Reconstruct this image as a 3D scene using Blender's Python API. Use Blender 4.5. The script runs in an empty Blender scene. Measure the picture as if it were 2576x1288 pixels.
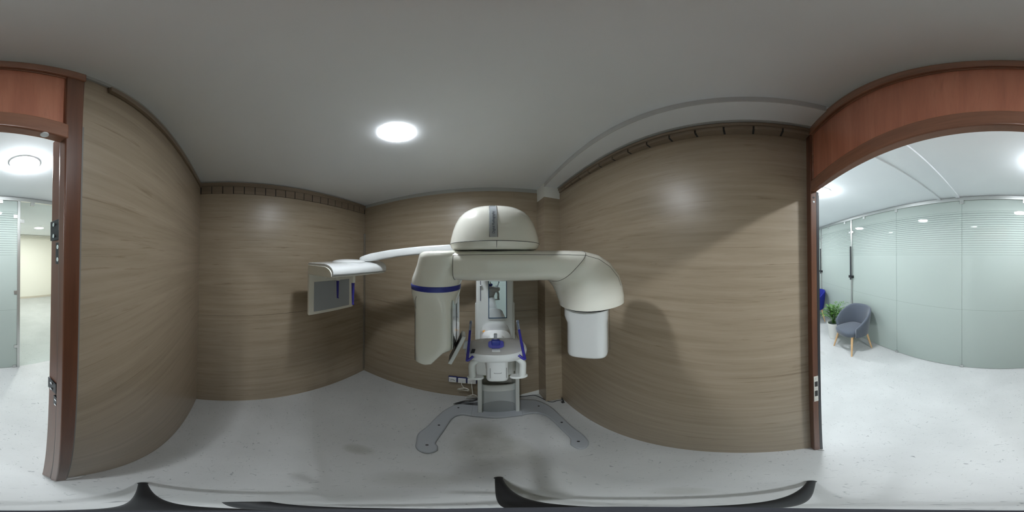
import bpy, bmesh, math, random
from mathutils import Vector, Matrix
random.seed(7)
PI = math.pi
sc = bpy.context.scene
COL = sc.collection

# ------------------------------------------------------------------ camera
H = 1.70
yaw, pit, rol = -0.1458, math.radians(.598), math.radians(.2415)
M = Matrix.Rotation(yaw, 3, 'Z') @ Matrix.Rotation(pit, 3, 'X') @ Matrix.Rotation(rol, 3, 'Y')
cd = bpy.data.cameras.new('camera'); cam = bpy.data.objects.new('camera', cd); COL.objects.link(cam)
cd.type = 'PANO'
cd.panorama_type = 'EQUIRECTANGULAR' if hasattr(cd, 'panorama_type') else cd.panorama_type
X, Y, Z = M @ Vector((1, 0, 0)), M @ Vector((0, 0, 1)), M @ Vector((0, -1, 0))
cam.matrix_world = Matrix(((X.x, Y.x, Z.x, 0), (X.y, Y.y, Z.y, 0), (X.z, Y.z, Z.z, H), (0, 0, 0, 1)))
cd.clip_start = 0.01
sc.camera = cam

# ------------------------------------------------------------------ world, exposure
w = bpy.data.worlds.new('world'); sc.world = w; w.use_nodes = True
w.node_tree.nodes['Background'].inputs[0].default_value = (0.5, 0.52, 0.55, 1)
w.node_tree.nodes['Background'].inputs[1].default_value = 0.0
sc.view_settings.view_transform = 'Standard'; sc.view_settings.look = 'None'
sc.view_settings.gamma = 1; sc.view_settings.exposure = 0.0
sc.view_settings.use_curve_mapping = False
ROOM_LAMP, HALL_LAMP, BACK_LAMP = 378.0, 335.0, 400.0
sc.cycles.max_bounces = 10; sc.cycles.diffuse_bounces = 5; sc.cycles.glossy_bounces = 4
sc.cycles.transparent_max_bounces = 12; sc.cycles.caustics_reflective = False; sc.cycles.caustics_refractive = False
sc.cycles.sample_clamp_indirect = 6.0
sc.cycles.use_denoising = True

# ------------------------------------------------------------------ materials
def mat(name, col=(.8, .8, .8), rough=.5, metal=0, spec=.5, coat=0, emit=None, trans=0, alpha=1):
    m = bpy.data.materials.new(name); m.use_nodes = True
    b = m.node_tree.nodes['Principled BSDF']; i = b.inputs
    i['Base Color'].default_value = (*col, 1); i['Roughness'].default_value = rough
    i['Metallic'].default_value = metal; i['Specular IOR Level'].default_value = spec
    i['Coat Weight'].default_value = coat; i['Coat Roughness'].default_value = .08
    i['Transmission Weight'].default_value = trans
    if emit:
        i['Emission Color'].default_value = (*emit[0], 1); i['Emission Strength'].default_value = emit[1]
    return m
def nodes(m): return m.node_tree.nodes, m.node_tree.links, m.node_tree.nodes['Principled BSDF']
def ramp(n, stops):
    r = n.new('ShaderNodeValToRGB'); e = r.color_ramp.elements
    while len(e) < len(stops): e.new(.5)
    for k, (p, c) in enumerate(stops): e[k].position = p; e[k].color = (*c, 1)
    return r
def mathn(n, l, op, a, b=None, c=None):
    k = n.new('ShaderNodeMath'); k.operation = op
    for idx, v in enumerate((a, b, c)):
        if v is None: continue
        if isinstance(v, (int, float)): k.inputs[idx].default_value = v
        else: l.new(v, k.inputs[idx])
    return k.outputs[0]
def mixc(n, l, f, a, b, mode='MIX'):
    k = n.new('ShaderNodeMix'); k.data_type = 'RGBA'; k.blend_type = mode
    for s, v in ((0, f), (6, a), (7, b)):
        if isinstance(v, (int, float)): k.inputs[s].default_value = v
        elif isinstance(v, tuple): k.inputs[s].default_value = (*v, 1)
        else: l.new(v, k.inputs[s])
    return k.outputs[2]
def noise(n, l, vec, scale, detail=4, rough=.55, dist=0):
    k = n.new('ShaderNodeTexNoise'); k.inputs['Scale'].default_value = scale
    k.inputs['Detail'].default_value = detail; k.inputs['Roughness'].default_value = rough
    k.inputs['Distortion'].default_value = dist; l.new(vec, k.inputs['Vector']); return k.outputs[0]
def mapped(n, l, scale, loc=(0, 0, 0)):
    t = n.new('ShaderNodeNewGeometry'); k = n.new('ShaderNodeMapping')
    k.inputs['Scale'].default_value = scale; k.inputs['Location'].default_value = loc
    l.new(t.outputs['Position'], k.inputs['Vector']); return k.outputs[0]

def wood(name, sc3, dark, mid, light, rough, crack=0.6, seed=0, spec=.5):
    m = mat(name, mid, rough, spec=spec); n, l, b = nodes(m)
    v = mapped(n, l, sc3, (seed, seed * .7, seed * .3))
    a = noise(n, l, v, 1.6, 7, .62, .35)
    r = ramp(n, [(.28, dark), (.5, mid), (.72, light)]); l.new(a, r.inputs[0])
    v2 = mapped(n, l, tuple(s * 2.6 if s < 3 else s * 4.5 for s in sc3), (seed + 4, 1, 2))
    a2 = noise(n, l, v2, 2.2, 6, .72, .5)
    r2 = ramp(n, [(.30, (.72, .70, .68)), (.44, (1, 1, 1)), (1, (1.06, 1.05, 1.04))]); l.new(a2, r2.inputs[0])
    c = mixc(n, l, .62, r.outputs[0], r2.outputs[0], 'MULTIPLY')
    v3 = mapped(n, l, tuple(s * (1.5 if s < 3 else 1.6) for s in sc3), (seed + 9, 3, 5))
    a3 = noise(n, l, v3, 2.1, 5, .62, 1.1)
    r3 = ramp(n, [(.60, (1, 1, 1)), (.66, (.78, .75, .71)), (.74, (.5, .46, .42))]); l.new(a3, r3.inputs[0])
    c = mixc(n, l, crack, c, r3.outputs[0], 'MULTIPLY')
    l.new(c, b.inputs['Base Color'])
    return m
LAM = wood('oak_laminate', (.9, .9, 17), (.275, .221, .155), (.335, .273, .198), (.385, .318, .237), .36, .8, 0)
TRIMW = wood('oak_trim', (.9, .9, 17), (.16, .122, .086), (.22, .17, .122), (.27, .212, .158), .45, .4, 3)
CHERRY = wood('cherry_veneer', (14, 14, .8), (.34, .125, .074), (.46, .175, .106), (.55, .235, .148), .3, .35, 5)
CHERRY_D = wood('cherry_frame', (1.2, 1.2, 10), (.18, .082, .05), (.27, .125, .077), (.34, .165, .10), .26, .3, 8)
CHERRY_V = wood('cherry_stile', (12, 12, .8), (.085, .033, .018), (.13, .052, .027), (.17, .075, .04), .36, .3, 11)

CEIL = mat('ceiling_paint', (.82, .83, .83), .8, spec=.2)
n, l, b = nodes(CEIL)
a = noise(n, l, mapped(n, l, (1, 1, 1)), 1.4, 3); r = ramp(n, [(.3, (.80, .835, .865)), (.7, (.84, .875, .90))]); l.new(a, r.inputs[0]); l.new(r.outputs[0], b.inputs['Base Color'])
GREYP = mat('grey_wall_paint', (.42, .43, .42), .8, spec=.2)
WHITEP = mat('white_wall_paint', (.82, .83, .81), .75, spec=.2)
CREAM = mat('cream_wall_paint', (.88, .85, .77), .7, spec=.2)
SKIRT = mat('beige_skirting', (.62, .56, .47), .5)

# vinyl floor: pale grey with short dark flecks, plus the dirty patches around the machine
FLOOR = mat('speckled_vinyl', (.6, .62, .61), .42, spec=.35); n, l, b = nodes(FLOOR)
g = mapped(n, l, (1, 1, 1))
a = noise(n, l, g, 2.2, 5); r = ramp(n, [(.3, (.45, .462, .46)), (.7, (.525, .537, .535))]); l.new(a, r.inputs[0])
fv = mapped(n, l, (22, 60, 30)); a2 = noise(n, l, fv, 1.0, 2, .5, 1.6)
r2 = ramp(n, [(.675, (1, 1, 1)), (.74, (.55, .56, .57)), (.80, (.33, .34, .36))]); l.new(a2, r2.inputs[0])
c = mixc(n, l, .85, r.outputs[0], r2.outputs[0], 'MULTIPLY')
fv = mapped(n, l, (95, 40, 30), (7, 3, 0)); a2 = noise(n, l, fv, 1.0, 2, .5, 1.0)
r2 = ramp(n, [(.67, (1, 1, 1)), (.72, (.6, .61, .62)), (.80, (.35, .36, .37))]); l.new(a2, r2.inputs[0])
c = mixc(n, l, .85, c, r2.outputs[0], 'MULTIPLY')
gp = n.new('ShaderNodeNewGeometry'); sep = n.new('ShaderNodeSeparateXYZ'); l.new(gp.outputs['Position'], sep.inputs[0])
nb = noise(n, l, g, 7, 4, .6)
for (sx, sy, rx, ry, amt) in ((-.03, .80, .16, .30, .55), (.11, .66, .10, .22, .40), (-.50, .50, .09, .06, .5), (-.16, .33, .12, .10, .3), (.20, .10, .05, .05, .35), (2.2, -1.12, .09, .05, .2)):
    dx = mathn(n, l, 'DIVIDE', mathn(n, l, 'SUBTRACT', sep.outputs[0], sx), rx)
    dy = mathn(n, l, 'DIVIDE', mathn(n, l, 'SUBTRACT', sep.outputs[1], sy), ry)
    d2 = mathn(n, l, 'ADD', mathn(n, l, 'MULTIPLY', dx, dx), mathn(n, l, 'MULTIPLY', dy, dy))
    f = mathn(n, l, 'SUBTRACT', 1.0, d2)
    k = n.new('ShaderNodeClamp'); l.new(f, k.inputs[0])
    f = mathn(n, l, 'MULTIPLY', k.outputs[0], mathn(n, l, 'MULTIPLY', nb, amt * 1.7))
    c = mixc(n, l, f, c, (.20, .19, .14))
l.new(c, b.inputs['Base Color'])

SHELL = mat('warm_lit_shell', (.83, .83, .755), .22, coat=.5)  # shell colour with the warm cast of the lighting in it
SHELL_COOL = mat('cool_lit_shell', (.66, .685, .69), .2, coat=.5)  # same shell, bluish cast of the lighting put into its colour
SHELL2 = mat('white_column', (.66, .69, .68), .25, coat=.3)
PANELG = mat('grey_panel', (.47, .50, .51), .22, coat=.3)
DGREY = mat('sensor_grey', (.36, .39, .42), .35)
BASEG = mat('grey_base_paint', (.34, .365, .39), .38)
DOMEG = mat('warm_grey_top', (.45, .45, .44), .3, coat=.2)
BLUE = mat('blue_band', (.022, .036, .27), .3)
BLUET = mat('blue_acrylic', (.05, .045, .42), .12, trans=.35)
CLEARB = mat('clear_blue_acrylic', (.42, .50, .66), .1, trans=.7)
DARK = mat('dark_seam', (.03, .03, .03), .6)
BLACKP = mat('black_plastic', (.018, .02, .026), .38)
CAVITY_SHADE = mat('shaded_cream_interior', (.36, .35, .19), .6)  # cream interior with its shade put into the colour
MIRROR = mat('mirror_glass', (.62, .66, .67), .02, metal=1)
CHROME = mat('chrome', (.75, .76, .77), .18, metal=1)
STEEL = mat('brushed_steel', (.58, .59, .58), .32, metal=1)
STRIPG = mat('smoked_strip', (.42, .46, .49), .08, coat=1)
HINGE = mat('black_hinge_steel', (.03, .03, .033), .35, metal=.6)
PLATEM = mat('cream_strike_plate', (.66, .65, .60), .35, metal=.3)
SOCKW = mat('socket_white', (.78, .79, .80), .35)
SOCKB = mat('socket_blue_frame', (.02, .03, .16), .4)
CABLEW = mat('white_cable_rubber', (.74, .73, .68), .5)
ORANGE = mat('orange_button', (.75, .33, .04), .4)
RUBBER = mat('black_rubber', (.02, .021, .023), .6)
FOIL = mat('silver_strip', (.62, .63, .62), .35, metal=.8)
SEAL = mat('grey_sealant', (.20, .20, .19), .6)
GREYF = mat('grey_velvet', (.075, .088, .112), .85, spec=.2)
BLUEF = mat('blue_velvet', (.014, .02, .19), .85, spec=.2)
for mm in (GREYF,):
    mm.node_tree.nodes['Principled BSDF'].inputs['Sheen Weight'].default_value = .3
BEECH = wood('beech_leg', (25, 25, 3), (.50, .30, .14), (.60, .38, .19), (.68, .46, .25), .4, .1, 2)
POTM = mat('pale_pot', (.72, .72, .70), .5)
SOIL = mat('dark_soil', (.03, .045, .035), .9)
LEAF = mat('palm_leaf', (.10, .26, .055), .45); n, l, b = nodes(LEAF)
a = noise(n, l, mapped(n, l, (1, 1, 1)), 14, 2); r = ramp(n, [(.3, (.03, .11, .018)), (.7, (.12, .25, .05))]); l.new(a, r.inputs[0]); l.new(r.outputs[0], b.inputs['Base Color'])

def lampmat(name, strength, col=(.925, .975, 1.02)): return mat(name, (.9, .9, .9), .4, emit=(col, strength))
LAMP_ROOM = lampmat('room_diffuser', ROOM_LAMP); LAMP_RIM = lampmat('room_lamp_rim', 30)
LAMP_HALL = lampmat('hall_diffuser', HALL_LAMP); LAMP_BACK = lampmat('office_diffuser', BACK_LAMP, (1, .97, .95)); LAMP_DIM = lampmat('dim_office_diffuser', 95)
BEZEL_BLOOM = mat('bloom_bezel', (.8, .8, .85), .4, emit=((.86, .87, 1), .8))  # faint glow puts the lamp's bloom into the ring
LAMPW = mat('lamp_trim_white', (.85, .86, .88), .35)

# frosted partition glass with a band of clear stripes
def frosted(name, clear=False):
    m = mat(name, (.48, .545, .515), .035, spec=.6); n, l, b = nodes(m)
    out = n['Material Output']
    gp = n.new('ShaderNodeNewGeometry'); sep = n.new('ShaderNodeSeparateXYZ'); l.new(gp.outputs['Position'], sep.inputs[0])
    z = sep.outputs[2]
    f = mathn(n, l, 'FRACT', mathn(n, l, 'DIVIDE', mathn(n, l, 'SUBTRACT', z, 1.690), .0290))
    t = n.new('ShaderNodeMapRange'); l.new(z, t.inputs[0])
    for i_, v_ in ((1, 1.69), (2, 2.245), (3, .10), (4, .34)): t.inputs[i_].default_value = v_
    s = mathn(n, l, 'LESS_THAN', f, t.outputs[0])
    s = mathn(n, l, 'MULTIPLY', s, mathn(n, l, 'GREATER_THAN', z, 1.69))
    s = mathn(n, l, 'MULTIPLY', s, mathn(n, l, 'LESS_THAN', z, 2.245))
    ln = mathn(n, l, 'LESS_THAN', mathn(n, l, 'ABSOLUTE', mathn(n, l, 'SUBTRACT', z, .975)), .0022)
    tr = n.new('ShaderNodeBsdfTransparent'); tr.inputs[0].default_value = (.93, .97, .95, 1)
    gl = n.new('ShaderNodeBsdfGlossy'); gl.inputs['Roughness'].default_value = .01
    fr = n.new('ShaderNodeFresnel'); fr.inputs[0].default_value = 1.5
    cl = n.new('ShaderNodeMixShader'); l.new(mathn(n, l, 'MULTIPLY', fr.outputs[0], mathn(n, l, 'SUBTRACT', 1.0, gp.outputs['Backfacing'])), cl.inputs[0]); l.new(tr.outputs[0], cl.inputs[1]); l.new(gl.outputs[0], cl.inputs[2])
    if clear:
        l.new(cl.outputs[0], out.inputs[0]); return m
    tl = n.new('ShaderNodeBsdfTranslucent'); tl.inputs[0].default_value = (.55, .63, .60, 1)
    fm = n.new('ShaderNodeMixShader'); fm.inputs[0].default_value = .33
    l.new(b.outputs[0], fm.inputs[1]); l.new(tl.outputs[0], fm.inputs[2])
    mx = n.new('ShaderNodeMixShader')
    l.new(mathn(n, l, 'MAXIMUM', mathn(n, l, 'MULTIPLY', s, .62), mathn(n, l, 'MULTIPLY', ln, .3)), mx.inputs[0])
    l.new(fm.outputs[0], mx.inputs[1]); l.new(cl.outputs[0], mx.inputs[2])
    l.new(mx.outputs[0], out.inputs[0]); return m
FROST = frosted('frosted_partition_glass'); CLEAR = frosted('clear_partition_glass', True)

# ------------------------------------------------------------------ mesh helpers
def V(*a): return Vector(a)
def new(): return bmesh.new()
def box(bm, x0, x1, y0, y1, z0, z1):
    vs = [bm.verts.new((x, y, z)) for z in (z0, z1) for x, y in ((x0, y0), (x1, y0), (x1, y1), (x0, y1))]
    for f in ((3, 2, 1, 0), (4, 5, 6, 7), (0, 1, 5, 4), (1, 2, 6, 5), (2, 3, 7, 6), (3, 0, 4, 7)): bm.faces.new([vs[i] for i in f])
    return bm
def hexa(bm, b4, t4):
    vs = [bm.verts.new(p) for p in list(b4) + list(t4)]
    for f in ((3, 2, 1, 0), (4, 5, 6, 7), (0, 1, 5, 4), (1, 2, 6, 5), (2, 3, 7, 6), (3, 0, 4, 7)): bm.faces.new([vs[i] for i in f])
    return bm
def loft(bm, secs, cap=(True, True), closed=True):
    rings = [[bm.verts.new(p) for p in s] for s in secs]
    N = len(rings[0])
    for a, c in zip(rings, rings[1:]):
        for i in range(N if closed else N - 1):
            j = (i + 1) % N; bm.faces.new((a[i], a[j], c[j], c[i]))
    if cap[0]: bm.faces.new(list(reversed(rings[0])))
    if cap[1]: bm.faces.new(rings[-1])
    return bm
def sup(c, u, v, nexp=2.0, N=36):
    c, u, v = Vector(c), Vector(u), Vector(v); o = []
    for i in range(N):
        t = 2 * PI * i / N; a, d = math.cos(t), math.sin(t)
        o.append(c + u * math.copysign(abs(a) ** (2 / nexp), a) + v * math.copysign(abs(d) ** (2 / nexp), d))
    return o
def prism(bm, poly, axis, a0, a1):
    def P(p, a): return {'x': (a, p[0], p[1]), 'y': (p[0], a, p[1]), 'z': (p[0], p[1], a)}[axis]
    return loft(bm, [[P(p, a0) for p in poly], [P(p, a1) for p in poly]])
def tube(bm, pts, r, N=10, cap=True):
    pts = [Vector(p) for p in pts]; secs = []; prev = None
    rs = r if isinstance(r, (list, tuple)) else [r] * len(pts)
    for i, p in enumerate(pts):
        t = (pts[min(i + 1, len(pts) - 1)] - pts[max(i - 1, 0)]).normalized()
        if prev is None:
            u = t.orthogonal().normalized()
        else:
            u = (prev - t * prev.dot(t)); u = u.normalized() if u.length > 1e-6 else t.orthogonal().normalized()
        prev = u; v = t.cross(u)
        secs.append([p + (u * math.cos(2 * PI * k / N) + v * math.sin(2 * PI * k / N)) * rs[i] for k in range(N)])
    return loft(bm, secs, (cap, cap))
def lathe(bm, c, prof, N=40):
    c = Vector(c)
    return loft(bm, [[c + V(r * math.cos(2 * PI * k / N), r * math.sin(2 * PI * k / N), z) for k in range(N)] for r, z in prof])
def smooth_pts(pts, n=6):
    pts = [Vector(p) for p in pts]; o = []
    for i in range(len(pts) - 1):
        p0, p1, p2, p3 = pts[max(i - 1, 0)], pts[i], pts[i + 1], pts[min(i + 2, len(pts) - 1)]
        for k in range(n):
            t = k / n
            o.append(.5 * ((2 * p1) + (p2 - p0) * t + (2 * p0 - 5 * p1 + 4 * p2 - p3) * t * t + (3 * p1 - p0 - 3 * p2 + p3) * t ** 3))
    return o + [pts[-1]]
def base_of(p):
    v = Vector((0, 0, 0))
    while p is not None: v += p.location; p = p.parent
    return v
def obj(name, bm, m, parent=None, bevel=0, seg=3, ang=38, sub=0, smooth=True, loc=None):
    bmesh.ops.recalc_face_normals(bm, faces=bm.faces[:])
    org = base_of(parent) + (Vector(loc) if loc else Vector())
    for v in bm.verts: v.co -= org
    me = bpy.data.meshes.new(name); bm.to_mesh(me); bm.free(); me.materials.append(m)
    if smooth:
        for p in me.polygons: p.use_smooth = True
        me.set_sharp_from_angle(angle=math.radians(ang))
    o = bpy.data.objects.new(name, me); COL.objects.link(o)
    if loc: o.location = loc
    if parent: o.parent = parent
    if bevel:
        k = o.modifiers.new('bevel', 'BEVEL'); k.width = bevel; k.segments = seg; k.limit_method = 'ANGLE'; k.angle_limit = math.radians(35)
    if sub:
        k = o.modifiers.new('sub', 'SUBSURF'); k.levels = sub; k.render_levels = sub
    return o
def tag(o, label, cat, group=None):
    o['label'] = label; o['category'] = cat
    if group: o['group'] = group
    return o
def thing(name, label, cat, loc=(0, 0, 0), group=None):
    o = bpy.data.objects.new(name, None); COL.objects.link(o); o.location = loc; o.empty_display_size = .05
    return tag(o, label, cat, group)
def struct(name, bm, m, parent=None, label=None, **k):
    o = obj(name, bm, m, parent, **k)
    if parent is None: o['kind'] = 'structure'
    if label: o['label'] = label
    return o
def sgroup(name, loc=(0, 0, 0)):
    o = bpy.data.objects.new(name, None); COL.objects.link(o); o.location = loc; o['kind'] = 'structure'; return o

# ------------------------------------------------------------------ room shell
CZ, HZ = 2.386, 2.45
struct('floor', box(new(), -3.6, 6.2, -6.0, 1.75, -.05, 0), FLOOR, smooth=False)
struct('ceiling', box(new(), -1.55, .80, -.296, 1.75, CZ, CZ + .05), CEIL, smooth=False)
struct('ceiling_hall', box(new(), -3.6, 6.2, -6.0, -.298, HZ, HZ + .05), CEIL, smooth=False)

# left wall: two laminate sheets with a fine joint, carried on a grey backing
def quadwall(name, A0, B0, A1, B1, out, z0, z1, m, th=.06):
    bm = new(); o = Vector((*out, 0)) * th
    a0, b0, a1, b1 = V(*A0, z0), V(*B0, z0), V(*A1, z1), V(*B1, z1)
    hexa(bm, (a0, b0, b0 + o, a0 + o), (a1, b1, b1 + o, a1 + o)); return bm
def lerp2(a, b, t): return (a[0] + (b[0] - a[0]) * t, a[1] + (b[1] - a[1]) * t)
def sheeted(name, A, B, At, Bt, out, zs, ztop, m):
    root = sgroup(name)
    bm = quadwall('', A, B, At, Bt, out, 0, CZ + .02, GREYP); 
    for v in bm.verts: v.co += Vector((*out, 0)) * .006
    obj('backing', bm, GREYP, root, smooth=False)
    zz = [0] + list(zs) + [ztop]
    for a, c in zip(zz, zz[1:]):
        lo, hi = a + (.0012 if a else 0), c - .0012
        tl, th_ = lo / CZ, hi / CZ
        bm = quadwall('', lerp2(A, At, tl), lerp2(B, Bt, tl), lerp2(A, At, th_), lerp2(B, Bt, th_), out, lo, hi, LAM, .012)
        obj('laminate_sheet', bm, m, root, smooth=False)
    return root
A0, B0, A1, B1 = (-1.384, -.291), (-1.417, 1.495), (-1.380, -.280), (-1.420, 1.500)
wl = sheeted('wall_left', A0, B0, A1, B1, (-1, 0), (1.17,), 2.262, LAM)
C0 = (.625, 1.47)
wb = sheeted('wall_back', B0, C0, B1, (.615, 1.478), (0, 1), (1.19,), 2.345, LAM)
D0 = (.645, -.27)
wr = sheeted('wall_right', D0, (.622, 1.50), (.655, -.27), (.610, 1.50), (1, 0), (), 2.300, LAM)
# front wall beside the door (left of the opening), leaning a little as in the photo
wf = sgroup('wall_front')
E0, E1 = (-.166, -.289), (-.212, -.283)
bm = hexa(new(), (V(*A0, 0), V(-.170, -.289, 0), V(-.170, -.300, 0), V(*A0, 0) + V(0, -.012, 0)), (V(*A1, CZ), V(-.214, -.283, CZ), V(-.214, -.300, CZ), V(*A1, CZ) + V(0, -.02, 0)))
obj('laminate_sheet', bm, LAM, wf, smooth=False)
obj('outer_face', box(new(), -3.6, -.19, -.312, -.302, 0, HZ + .02), WHITEP, wf, smooth=False)
obj('outer_face', box(new(), .660, 6.2, -.312, -.285, 0, HZ + .02), WHITEP, wf, smooth=False)
obj('upper_band', box(new(), -1.385, .66, -.302, -.276, 2.362, HZ + .02), GREYP, wf, smooth=False)

# strips of timber along the tops of the walls
def trim(name, parts):
    r = sgroup(name)
    for nm, bm, m in parts: obj(nm, bm, m, r, bevel=.0015, seg=1)
    return r
bm = new()
tl = [('rail', hexa(new(), (V(-1.385, -.28, 2.335), V(-1.373, -.28, 2.335), V(-1.407, 1.497, 2.335), V(-1.42, 1.497, 2.335)), (V(-1.385, -.28, 2.372), V(-1.371, -.28, 2.372), V(-1.405, 1.497, 2.372), V(-1.42, 1.497, 2.372))), TRIMW)]
for k in range(19):
    y0 = -.27 + k * .0925; y1 = min(y0 + .0855, 1.493)
    xa = -1.3765 - (y0 + .28) * .0195; xb = -1.3765 - (y1 + .28) * .0195
    tl.append(('block', hexa(new(), (V(xa - .02, y0, 2.262), V(xa, y0, 2.262), V(xb, y1, 2.262), V(xb - .02, y1, 2.262)), (V(xa - .02, y0, 2.3345), V(xa, y0, 2.3345), V(xb, y1, 2.3345), V(xb - .02, y1, 2.3345))), TRIMW))
tl.append(('backing_strip', hexa(new(), (V(-1.395, -.28, 2.263), V(-1.3835, -.28, 2.263), V(-1.418, 1.494, 2.263), V(-1.425, 1.494, 2.263)), (V(-1.395, -.28, 2.37), V(-1.3835, -.28, 2.37), V(-1.418, 1.494, 2.37), V(-1.425, 1.494, 2.37))), DARK))
trim('trim_1', tl)
tf = [('rail', box(new(), -1.37, -.285, -.282, -.268, 2.322, 2.357), TRIMW), ('shadow_gap', box(new(), -1.37, -.285, -.284, -.2795, 2.357, 2.366), DARK)]
trim('trim_2', tf)
tr = [('rail', box(new(), .598, .66, -.262, 1.30, 2.322, 2.340), TRIMW), ('shadow_gap', box(new(), .604, .66, -.262, 1.30, 2.340, 2.344), DARK)]
for k in range(14):
    y0 = -.262 + k * .112; y1 = min(y0 + .1050, 1.30)
    tr.append(('block', box(new(), .606, .66, y0, y1, 2.298, 2.3215), TRIMW))
tr.append(('backing_strip', box(new(), .6125, .665, -.262, 1.30, 2.299, 2.343), DARK))
trim('trim_3', tr)
struct('trim_4', box(new(), .588, .66, -.272, 1.302, 2.344, 2.353), GREYP, smooth=False)

# column casing in the back right corner and the beam above it
pl = sgroup('wall_pillar')
obj('cladding', hexa(new(), (V(.476, 1.312, 0), V(.632, 1.302, 0), V(.632, 1.49, 0), V(.462, 1.49, 0)), (V(.472, 1.312, 2.245), V(.628, 1.302, 2.235), V(.628, 1.49, 2.235), V(.458, 1.49, 2.245))), LAM, pl, smooth=False)
obj('plaster_top', hexa(new(), (V(.474, 1.314, 2.247), V(.628, 1.304, 2.237), V(.628, 1.49, 2.237), V(.460, 1.49, 2.247)), (V(.474, 1.314, 2.40), V(.628, 1.304, 2.40), V(.628, 1.49, 2.40), V(.460, 1.49, 2.40))), WHITEP, pl, smooth=False)
struct('ceiling_beam', hexa(new(), (V(.466, -.276, 2.348), V(.70, -.276, 2.348), V(.70, 1.32, 2.348), V(.476, 1.32, 2.348)), (V(.466, -.276, 2.40), V(.70, -.276, 2.40), V(.70, 1.32, 2.40), V(.476, 1.32, 2.40))), CEIL, smooth=False)
struct('trim_14', hexa(new(), (V(.4635, -.262, 2.3475), V(.4665, -.262, 2.3475), V(.4765, 1.312, 2.3475), V(.4735, 1.312, 2.3475)), (V(.4635, -.262, 2.3855), V(.4665, -.262, 2.3855), V(.4765, 1.312, 2.3855), V(.4735, 1.312, 2.3855))), mat('beam_edge_grey', (.55, .56, .565), .7), smooth=False)  # grey strip along the beam's inner edge
obj('conduit', box(new(), .604, .628, 1.262, 1.306, 2.318, 2.352), GREYP, pl)
# bare plaster at the foot of the back wall, metal corner strip, sealant
struct('trim_5', hexa(new(), (V(.26, 1.466, .0), V(.462, 1.466, .0), V(.462, 1.474, .0), V(.26, 1.474, .0)), (V(.30, 1.466, .03), V(.462, 1.466, .075), V(.462, 1.474, .075), V(.30, 1.474, .03))), WHITEP, smooth=False)
struct('trim_6', box(new(), -1.415, -1.402, 1.476, 1.492, .05, 2.0), STEEL, smooth=False)
struct('trim_7', hexa(new(), (V(-.190, -.288, .0), V(-.181, -.288, .0), V(-.181, -.280, .0), V(-.190, -.280, .0)), (V(-.214, -.288, 2.05), V(-.206, -.288, 2.05), V(-.206, -.280, 2.05), V(-.214, -.280, 2.05))), SEAL)

# ------------------------------------------------------------------ door frame, transom panel and the leaf folded back outside
dr = sgroup('door_1', (.2, -.28, 0))
def leanbox(x0b, x1b, x0t, x1t, y0, y1, z0, z1):
    return hexa(new(), (V(x0b, y0, z0), V(x1b, y0, z0), V(x1b, y1, z0), V(x0b, y1, z0)), (V(x0t, y0, z1), V(x1t, y0, z1), V(x1t, y1, z1), V(x0t, y1, z1)))
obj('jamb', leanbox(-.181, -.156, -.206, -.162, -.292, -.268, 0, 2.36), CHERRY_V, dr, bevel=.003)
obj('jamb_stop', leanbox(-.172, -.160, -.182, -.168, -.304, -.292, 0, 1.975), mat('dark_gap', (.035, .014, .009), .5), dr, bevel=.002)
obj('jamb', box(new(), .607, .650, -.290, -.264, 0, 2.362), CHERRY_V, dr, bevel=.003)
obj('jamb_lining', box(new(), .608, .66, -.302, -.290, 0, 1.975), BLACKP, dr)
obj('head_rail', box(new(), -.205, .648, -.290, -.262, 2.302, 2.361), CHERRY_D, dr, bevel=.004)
obj('transom_panel', box(new(), -.18, .612, -.288, -.276, 2.020, 2.306), CHERRY, dr)
obj('transom_rail', box(new(), -.168, .609, -.292, -.266, 1.972, 2.024), CHERRY_D, dr, bevel=.004)
bd = new(); box(bd, -.166, .608, -.278, -.2715, 2.022, 2.030); box(bd, -.166, .608, -.278, -.2715, 2.295, 2.303)
box(bd, -.170, -.161, -.278, -.2715, 2.03, 2.295); box(bd, .599, .608, -.278, -.2715, 2.03, 2.295)
obj('panel_bead', bd, CHERRY_D, dr, bevel=.002)
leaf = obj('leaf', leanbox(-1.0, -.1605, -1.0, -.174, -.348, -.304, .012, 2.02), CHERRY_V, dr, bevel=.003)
for zc in (1.755, 1.32):
    for zz, yy, xx, w_ in ((zc, -.326, -.1590 - zc * .0067, .020), (zc - .052, -.298, -.1590 - zc * .0042, .013)):
        hp = obj('hinge_plate', leanbox(xx - .004, xx + .002, xx - .004, xx + .002, yy - w_, yy + w_, zz - .023, zz + .023), HINGE, leaf if zz == zc else dr, bevel=.001)
        for q in (-.013, .013):
            s = new(); tube(s, [(xx + .001, yy, zz + q), (xx + .0045, yy, zz + q)], .0045, 12)
            obj('screw', s, CHROME, hp)
kb = new(); tube(kb, [(xx, -.313, 0)] * 0 + [(-.185, -.3115, 1.28), (-.185, -.3115, 1.34)], .005, 12); obj('hinge_knuckle', kb, HINGE, leaf)
kb = new(); tube(kb, [(-.191, -.3115, 1.715), (-.191, -.3115, 1.775)], .005, 12); obj('hinge_knuckle', kb, HINGE, leaf)
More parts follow.
